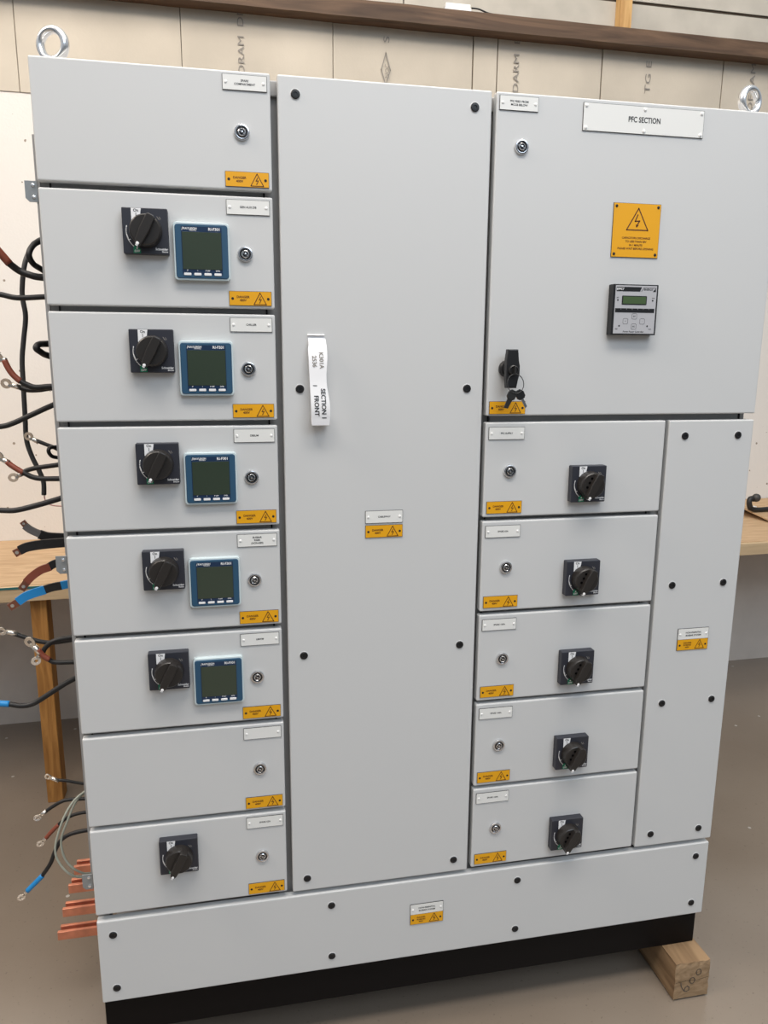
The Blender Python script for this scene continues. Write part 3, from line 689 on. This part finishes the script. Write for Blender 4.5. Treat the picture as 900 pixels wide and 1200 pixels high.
# ------------------------------------------------------------------ room
def WZ(x): return 1.779 + .0145 * x            # the back wall runs almost parallel to the board
def wsh(x, y, z): return (x, y, z + WZ(x))     # z measured from the wall, negative = into the room
def plaster():
    m = bpy.data.materials.new('painted_block_wall'); m.use_nodes = True
    nt = m.node_tree; bs = nt.nodes['Principled BSDF']; bs.inputs['Roughness'].default_value = .8; L = nt.links.new
    tc = nt.nodes.new('ShaderNodeTexCoord'); v = nt.nodes.new('ShaderNodeTexVoronoi'); v.inputs['Scale'].default_value = 17
    cm = nt.nodes.new('ShaderNodeMath'); cm.operation = 'LESS_THAN'; cm.inputs[1].default_value = .085
    nz = nt.nodes.new('ShaderNodeTexNoise'); nz.inputs['Scale'].default_value = 14
    ad = nt.nodes.new('ShaderNodeMath'); ad.operation = 'MULTIPLY'
    gt = nt.nodes.new('ShaderNodeMath'); gt.operation = 'GREATER_THAN'; gt.inputs[1].default_value = .5
    mx = nt.nodes.new('ShaderNodeMix'); mx.data_type = 'RGBA'; mx.inputs['A'].default_value = (.73, .695, .65, 1); mx.inputs['B'].default_value = (.30, .25, .20, 1)
    L(tc.outputs['Object'], v.inputs['Vector']); L(tc.outputs['Object'], nz.inputs['Vector']); L(v.outputs['Distance'], cm.inputs[0]); L(nz.outputs['Fac'], gt.inputs[0])
    L(cm.outputs[0], ad.inputs[0]); L(gt.outputs[0], ad.inputs[1]); L(ad.outputs[0], mx.inputs['Factor']); L(mx.outputs['Result'], bs.inputs['Base Color'])
    n2 = nt.nodes.new('ShaderNodeTexNoise'); n2.inputs['Scale'].default_value = 120; bp_ = nt.nodes.new('ShaderNodeBump'); bp_.inputs['Strength'].default_value = .3; bp_.inputs['Distance'].default_value = .002
    L(tc.outputs['Object'], n2.inputs['Vector']); L(n2.outputs['Fac'], bp_.inputs['Height']); L(bp_.outputs['Normal'], bs.inputs['Normal'])
    return m
M['plaster'] = plaster()
M['lowwall'] = mat('lower_wall_grey', (.74, .665, .59), .8, noise=.12, nscale=5, bump=.3, bscale=90)
M['boards'] = mat('beige_wall_board', (.58, .52, .43), .85, noise=.16, nscale=3, bump=.3, bscale=120)
M['concrete'] = mat('upper_concrete', (.55, .51, .44), .85, noise=.18, nscale=6, bump=.4, bscale=60)
x0, x1 = -4.0, 6.0
s = MB(); wt = TOP - 2.444
s.box(x0, x1, wt, 1.212, 0, .2, 'plaster', shear=wsh)
s.box(x0, x1, 1.212, 2.0, 0, .2, 'lowwall', shear=wsh)
jo = [-2.8, -2.25, -1.65, -1.05, -.396, .176, .7435, 1.309, 1.4145, 1.8715, 2.440, 3.0, 3.6, 4.2, 4.8, 5.4, 6.0]
yb0, yb1 = TOP - 2.80, wt
prev = x0
for j in jo:
    g = .0032 if j in (1.4145, 2.440) else .0011
    s.box(prev + g, j - g, yb0, yb1, -.006 + random.uniform(0, .004), .2, 'boards', .0015, 1, shear=wsh); prev = j
s.box(x0, x1, yb0, yb1, .004, .2, 'joint', shear=wsh)
s.box(x0, 1.02, TOP - 3.6, yb0, 0, .2, 'concrete', shear=wsh); s.box(1.025, x1, TOP - 2.952, yb0, 0, .2, 'concrete', shear=wsh); s.box(1.025, x1, TOP - 3.6, TOP - 2.964, 0, .2, 'concrete', shear=wsh)
s.box(1.0, x1, TOP - 2.97, TOP - 2.94, .006, .2, 'joint', shear=wsh)
def stamp(txt, x, y, size, w):                # stencilled maker text reading upwards
    me, tw = text_mesh(txt, size, 'LEFT', .0); t = bmesh.new(); t.from_mesh(me)
    for v in t.verts:
        a, b_ = v.co.x * w / tw, v.co.y; X_ = x - b_; v.co = Vector((X_, y - a, WZ(X_) - .0085))
    s.merge(t, 'stamp')
stamp('DRAM  DN', .395, TOP - 2.56, .034, .23); stamp('DARM  E', 1.495, TOP - 2.575, .034, .20)
stamp('TG E', 2.086, TOP - 2.615, .036, .125); stamp('DFRAM', 2.585, TOP - 2.575, .034, .19); stamp('S', .955, TOP - 2.715, .034, .022)
dc = (.952, TOP - 2.625); s.line([(dc[0], dc[1] - .055), (dc[0] + .018, dc[1] + .005), (dc[0], dc[1] + .06), (dc[0] - .018, dc[1] + .005)], .004, WZ(.95) - .0085, 'stamp', True)
stamp('NOC', .958, TOP - 2.590, .022, .05)
tag(s.build('wall_back', None, (0, 0, 0)), None, kind='structure')

s = MB()
t = bmesh.new(); bmesh.ops.create_cube(t, size=1)
for v in t.verts: v.co = Vector((x0 + (v.co.x + .5) * (x1 - x0), -.830 + (v.co.y + .5) * .060, -.078 + (v.co.z + .5) * .088))
bmesh.ops.subdivide_edges(t, edges=[e_ for e_ in t.edges if abs(e_.verts[0].co.x - e_.verts[1].co.x) > 1], cuts=120)
rr = random.Random(3)
off = {}
for v in t.verts:
    k = (round(v.co.x, 3), v.co.y < -.8); 
    if k not in off: off[k] = rr.uniform(-.0006, .0008)
    v.co.y += off[k]; v.co = Vector(wsh(*v.co))
s.merge(t, 'beam'); tag(s.build('trim_1', None, (0, 0, 0)), None, kind='structure')
s = MB(); s.box(1.920, 1.972, TOP - 3.6, TOP - 2.832, -.045, 0, 'pine', .002, shear=wsh)
tag(s.build('trim_2', None, (0, 0, 0)), None, kind='structure')
s = MB(); s.box(0, .105, 0, .012, 0, .03, 'white', .001); s.box(.003, .102, -.014, -.001, .002, .028, 'white', .001); s.box(.0, .1, -.001, .0, .004, .026, 'edge')
o = s.build('plastic_strip', None, (1.175, TOP - 2.846, WZ(1.2) - .060)); tag(o, 'small white layered plastic strip lying on top of the dark timber beam', 'plastic strip')
s = MB(); s.tube([(0, 0, 0), (.03, .002, -.002), (.07, .012, 0), (.12, .014, .004), (.16, .013, .01)], .003, 'cable', 5)
o = s.build('cable_offcut', None, (1.285, TOP - 2.854, WZ(1.3) - .045)); tag(o, 'thin dark cable on the timber beam beside the white plastic strip', 'cable')

# floor
def floor_mat():
    m = bpy.data.materials.new('painted_concrete_floor'); m.use_nodes = True
    nt = m.node_tree; bs = nt.nodes['Principled BSDF']; L = nt.links.new
    tc = nt.nodes.new('ShaderNodeTexCoord')
    n1 = nt.nodes.new('ShaderNodeTexNoise'); n1.inputs['Scale'].default_value = 1.6; n1.inputs['Detail'].default_value = 8
    r1 = nt.nodes.new('ShaderNodeValToRGB'); r1.color_ramp.elements[0].position = .3; r1.color_ramp.elements[1].position = .7
    r1.color_ramp.elements[0].color = (.215, .172, .133, 1); r1.color_ramp.elements[1].color = (.275, .228, .182, 1)
    n2 = nt.nodes.new('ShaderNodeTexNoise'); n2.inputs['Scale'].default_value = 110; n2.inputs['Detail'].default_value = 5
    r2 = nt.nodes.new('ShaderNodeValToRGB'); r2.color_ramp.elements[0].position = .28; r2.color_ramp.elements[0].color = (.72, .70, .68, 1); r2.color_ramp.elements[1].position = .36
    v = nt.nodes.new('ShaderNodeTexVoronoi'); v.inputs['Scale'].default_value = 13
    lt = nt.nodes.new('ShaderNodeMath'); lt.operation = 'LESS_THAN'; lt.inputs[1].default_value = .075
    n3 = nt.nodes.new('ShaderNodeTexNoise'); n3.inputs['Scale'].default_value = 3; g3 = nt.nodes.new('ShaderNodeMath'); g3.operation = 'GREATER_THAN'; g3.inputs[1].default_value = .52
    mu = nt.nodes.new('ShaderNodeMath'); mu.operation = 'MULTIPLY'
    m1 = nt.nodes.new('ShaderNodeMix'); m1.data_type = 'RGBA'; m1.blend_type = 'MULTIPLY'; m1.inputs['Factor'].default_value = 1
    m2 = nt.nodes.new('ShaderNodeMix'); m2.data_type = 'RGBA'; m2.inputs['B'].default_value = (.55, .52, .48, 1)
    for a_ in (n1, n2, v, n3): L(tc.outputs['Object'], a_.inputs['Vector'])
    L(n1.outputs['Fac'], r1.inputs['Fac']); L(n2.outputs['Fac'], r2.inputs['Fac']); L(r1.outputs['Color'], m1.inputs['A']); L(r2.outputs['Color'], m1.inputs['B'])
    L(v.outputs['Distance'], lt.inputs[0]); L(n3.outputs['Fac'], g3.inputs[0]); L(lt.outputs[0], mu.inputs[0]); L(g3.outputs[0], mu.inputs[1])
    L(m1.outputs['Result'], m2.inputs['A']); L(mu.outputs[0], m2.inputs['Factor']); L(m2.outputs['Result'], bs.inputs['Base Color'])
    bs.inputs['Roughness'].default_value = .30; bs.inputs['Coat Weight'].default_value = .7; bs.inputs['Coat Roughness'].default_value = .16; bs.inputs['Specular IOR Level'].default_value = .5
    bp_ = nt.nodes.new('ShaderNodeBump'); bp_.inputs['Strength'].default_value = .05; bp_.inputs['Distance'].default_value = .001
    L(n2.outputs['Fac'], bp_.inputs['Height']); L(bp_.outputs['Normal'], bs.inputs['Normal'])
    return m
M['floor'] = floor_mat()
s = MB(); s.box(x0, x1, 2.0, 2.1, -7, 1.9, 'floor'); tag(s.build('floor', None, (0, 0, 0)), None, kind='structure')

# workbench behind the board
bench = empty('workbench', (1.2, 2.0, 1.5)); tag(bench, 'long pine workbench with ply top against the back wall behind the switchboard', 'workbench')
def bf(x): return 1.125 + .040 * (x + .4)
s = MB()
t = bmesh.new(); bmesh.ops.create_cube(t, size=1)
for v in t.verts:
    X_ = -1.6 if v.co.x < 0 else 4.2
    v.co = Vector((X_, 1.212 + (v.co.y + .5) * .018, bf(X_) if v.co.z < 0 else WZ(X_) - .001))
s.merge(t, 'bench')
s.build('bench_top', bench, (0, 0, 0))
s = MB(); s.box(-1.6, 4.2, 1.214, 1.262, -.022, 0, 'bench_edge', .001, shear=lambda x, y, z: (x, y, z + bf(x)))
s.box(-.60, -.31, 1.2125, 1.2195, -.0235, -.0215, 'teal', shear=lambda x, y, z: (x, y, z + bf(x)))
s.build('front_rail', bench, (0, 0, 0))
for x in (-1.5, -.357, 1.2, 4.0):
    for zz in (0, 1):
        s = MB(); f0 = bf(x) + .002 if zz == 0 else WZ(x) - .08
        s.box(0, .050, 1.230, 2.0, f0, f0 + .07, 'leg', .002); s.build('leg', bench, (x + .13 * zz, 0, 0))

# things on the right end of the bench
s = MB(); t = bmesh.new(); cs = [(2.700, 1.2115, 1.500), (3.5, 1.2115, 1.45), (3.5, 1.160, WZ(3.5) - .006), (2.66, 1.160, WZ(2.66) - .006)]
a_ = [t.verts.new(c) for c in cs]; b_ = [t.verts.new((c[0], c[1] - .006, c[2])) for c in cs]
t.faces.new(a_); t.faces.new(b_[::-1])
for i in range(4): t.faces.new((a_[i], b_[i], b_[(i + 1) % 4], a_[(i + 1) % 4]))
bmesh.ops.recalc_face_normals(t, faces=list(t.faces)); s.merge(t, 'bench')
o = s.build('plywood_sheet', None, (0, 0, 0)); tag(o, 'thin plywood sheet sloping against the wall on the right workbench end', 'plywood sheet')
s = MB()
s.bm.free(); s.bm = bmesh.new()
t = bmesh.new(); bmesh.ops.create_uvsphere(t, u_segments=24, v_segments=14, radius=.0195)
for v in t.verts: v.co = Vector((v.co.x * 1.0, v.co.y, v.co.z))
s.merge(t, 'cable_grey', True)
s.tube([(-.012, .006, 0), (-.030, .004, 0), (-.037, .022, -.003), (-.030, .046, -.004)], .0125, 'cable', 4)
s.tube([(-.034, .046, -.004), (-.01, .054, -.004), (.02, .056, -.004), (.055, .055, -.004), (.085, .055, -.002), (.14, .055, 0)], .0110, 'cable', 5)
s.tube([(-.026, .036, -.018), (-.008, .040, -.018)], .0028, 'white', 1)
o = s.build('rubber_bulb_hose', None, (2.6936, 1.1144, 1.640)); tag(o, 'black hose with round ball end lying at the back of the right workbench end', 'hose')
s = MB(); s.rbox(0, .06, -.03, 0, 0, .02, 'dark', .003); o = s.build('black_block_tool', None, (2.462, 1.212, 1.50)); tag(o, 'small black item on the workbench just peeking past the cabinet right edge', 'tool')

# ------------------------------------------------------------------ light
w = bpy.data.worlds.new('workshop_ambient'); S.world = w; w.use_nodes = True
nt = w.node_tree; bg = nt.nodes['Background']; bg.inputs['Strength'].default_value = 1.0
tc = nt.nodes.new('ShaderNodeTexCoord'); sp = nt.nodes.new('ShaderNodeSeparateXYZ'); rp_ = nt.nodes.new('ShaderNodeValToRGB'); mr = nt.nodes.new('ShaderNodeMapRange')
mr.inputs['From Min'].default_value = -1; mr.inputs['From Max'].default_value = 1
nt.links.new(tc.outputs['Generated'], sp.inputs[0]); nt.links.new(sp.outputs['Z'], mr.inputs['Value']); nt.links.new(mr.outputs['Result'], rp_.inputs['Fac']); nt.links.new(rp_.outputs['Color'], bg.inputs['Color'])
e0, e1 = rp_.color_ramp.elements; e0.position = .46; e0.color = (.10, .115, .13, 1); e1.position = 1; e1.color = (.60, .61, .60, 1)
e2 = rp_.color_ramp.elements.new(.66); e2.color = (.40, .43, .47, 1)
def area(name, loc, target, sx, sy, power, col):
    l = bpy.data.lights.new(name, 'AREA'); l.shape = 'RECTANGLE'; l.size = sx; l.size_y = sy; l.energy = power; l.color = col
    o = bpy.data.objects.new(name, l); COL.objects.link(o); o.location = loc
    o.rotation_euler = (Vector(target) - Vector(loc)).to_track_quat('-Z', 'Y').to_euler(); o['kind'] = 'structure'
    return o
area('ceiling_light', (.5, -1.6, 4.6), (.6, 0, 1.2), 3.0, .8, 108, (1, .93, .86))
area('ceiling_light', (.3, .1, 4.5), (.7, 1.6, 1.4), 5.5, .5, 66, (1, .93, .84))
area('ceiling_light', (-2.4, -.4, 4.2), (-.2, 1.2, 1.4), 1.2, 1.2, 74, (1, .85, .72))
area('door_daylight', (2.2, -4.4, 4.6), (.7, 0, .4), 4.0, 2.0, 102, (.72, .85, 1.0))

# ------------------------------------------------------------------ camera
cam = bpy.data.cameras.new('camera'); co = bpy.data.objects.new('camera', cam); COL.objects.link(co); S.camera = co
R = [[0.9799040563611543, -0.006850832361691121, -0.19935171537486696], [-0.033931736026170736, 0.9791186430526212, -0.2004378210743624], [0.1965621469591748, 0.20317418370142368, 0.9592098693508362]]
def wv(r): return Vector((r[0], r[2], -r[1]))
r_, u_, f_ = wv(R[0]), -wv(R[1]), wv(R[2])
mt = Matrix((( r_.x, u_.x, -f_.x, .29549765621616375), (r_.y, u_.y, -f_.y, -1.4442047527205726), (r_.z, u_.z, -f_.z, TOP - .4675283263679724), (0, 0, 0, 1)))
co.matrix_world = mt
cam.sensor_fit = 'HORIZONTAL'; cam.sensor_width = 36; cam.lens = 36 * 897.8 / 900; cam.clip_start = .02
S.view_settings.view_transform = 'Standard'; S.view_settings.look = 'None'; S.view_settings.gamma = 1; S.view_settings.use_curve_mapping = False
S.view_settings.exposure = -.06
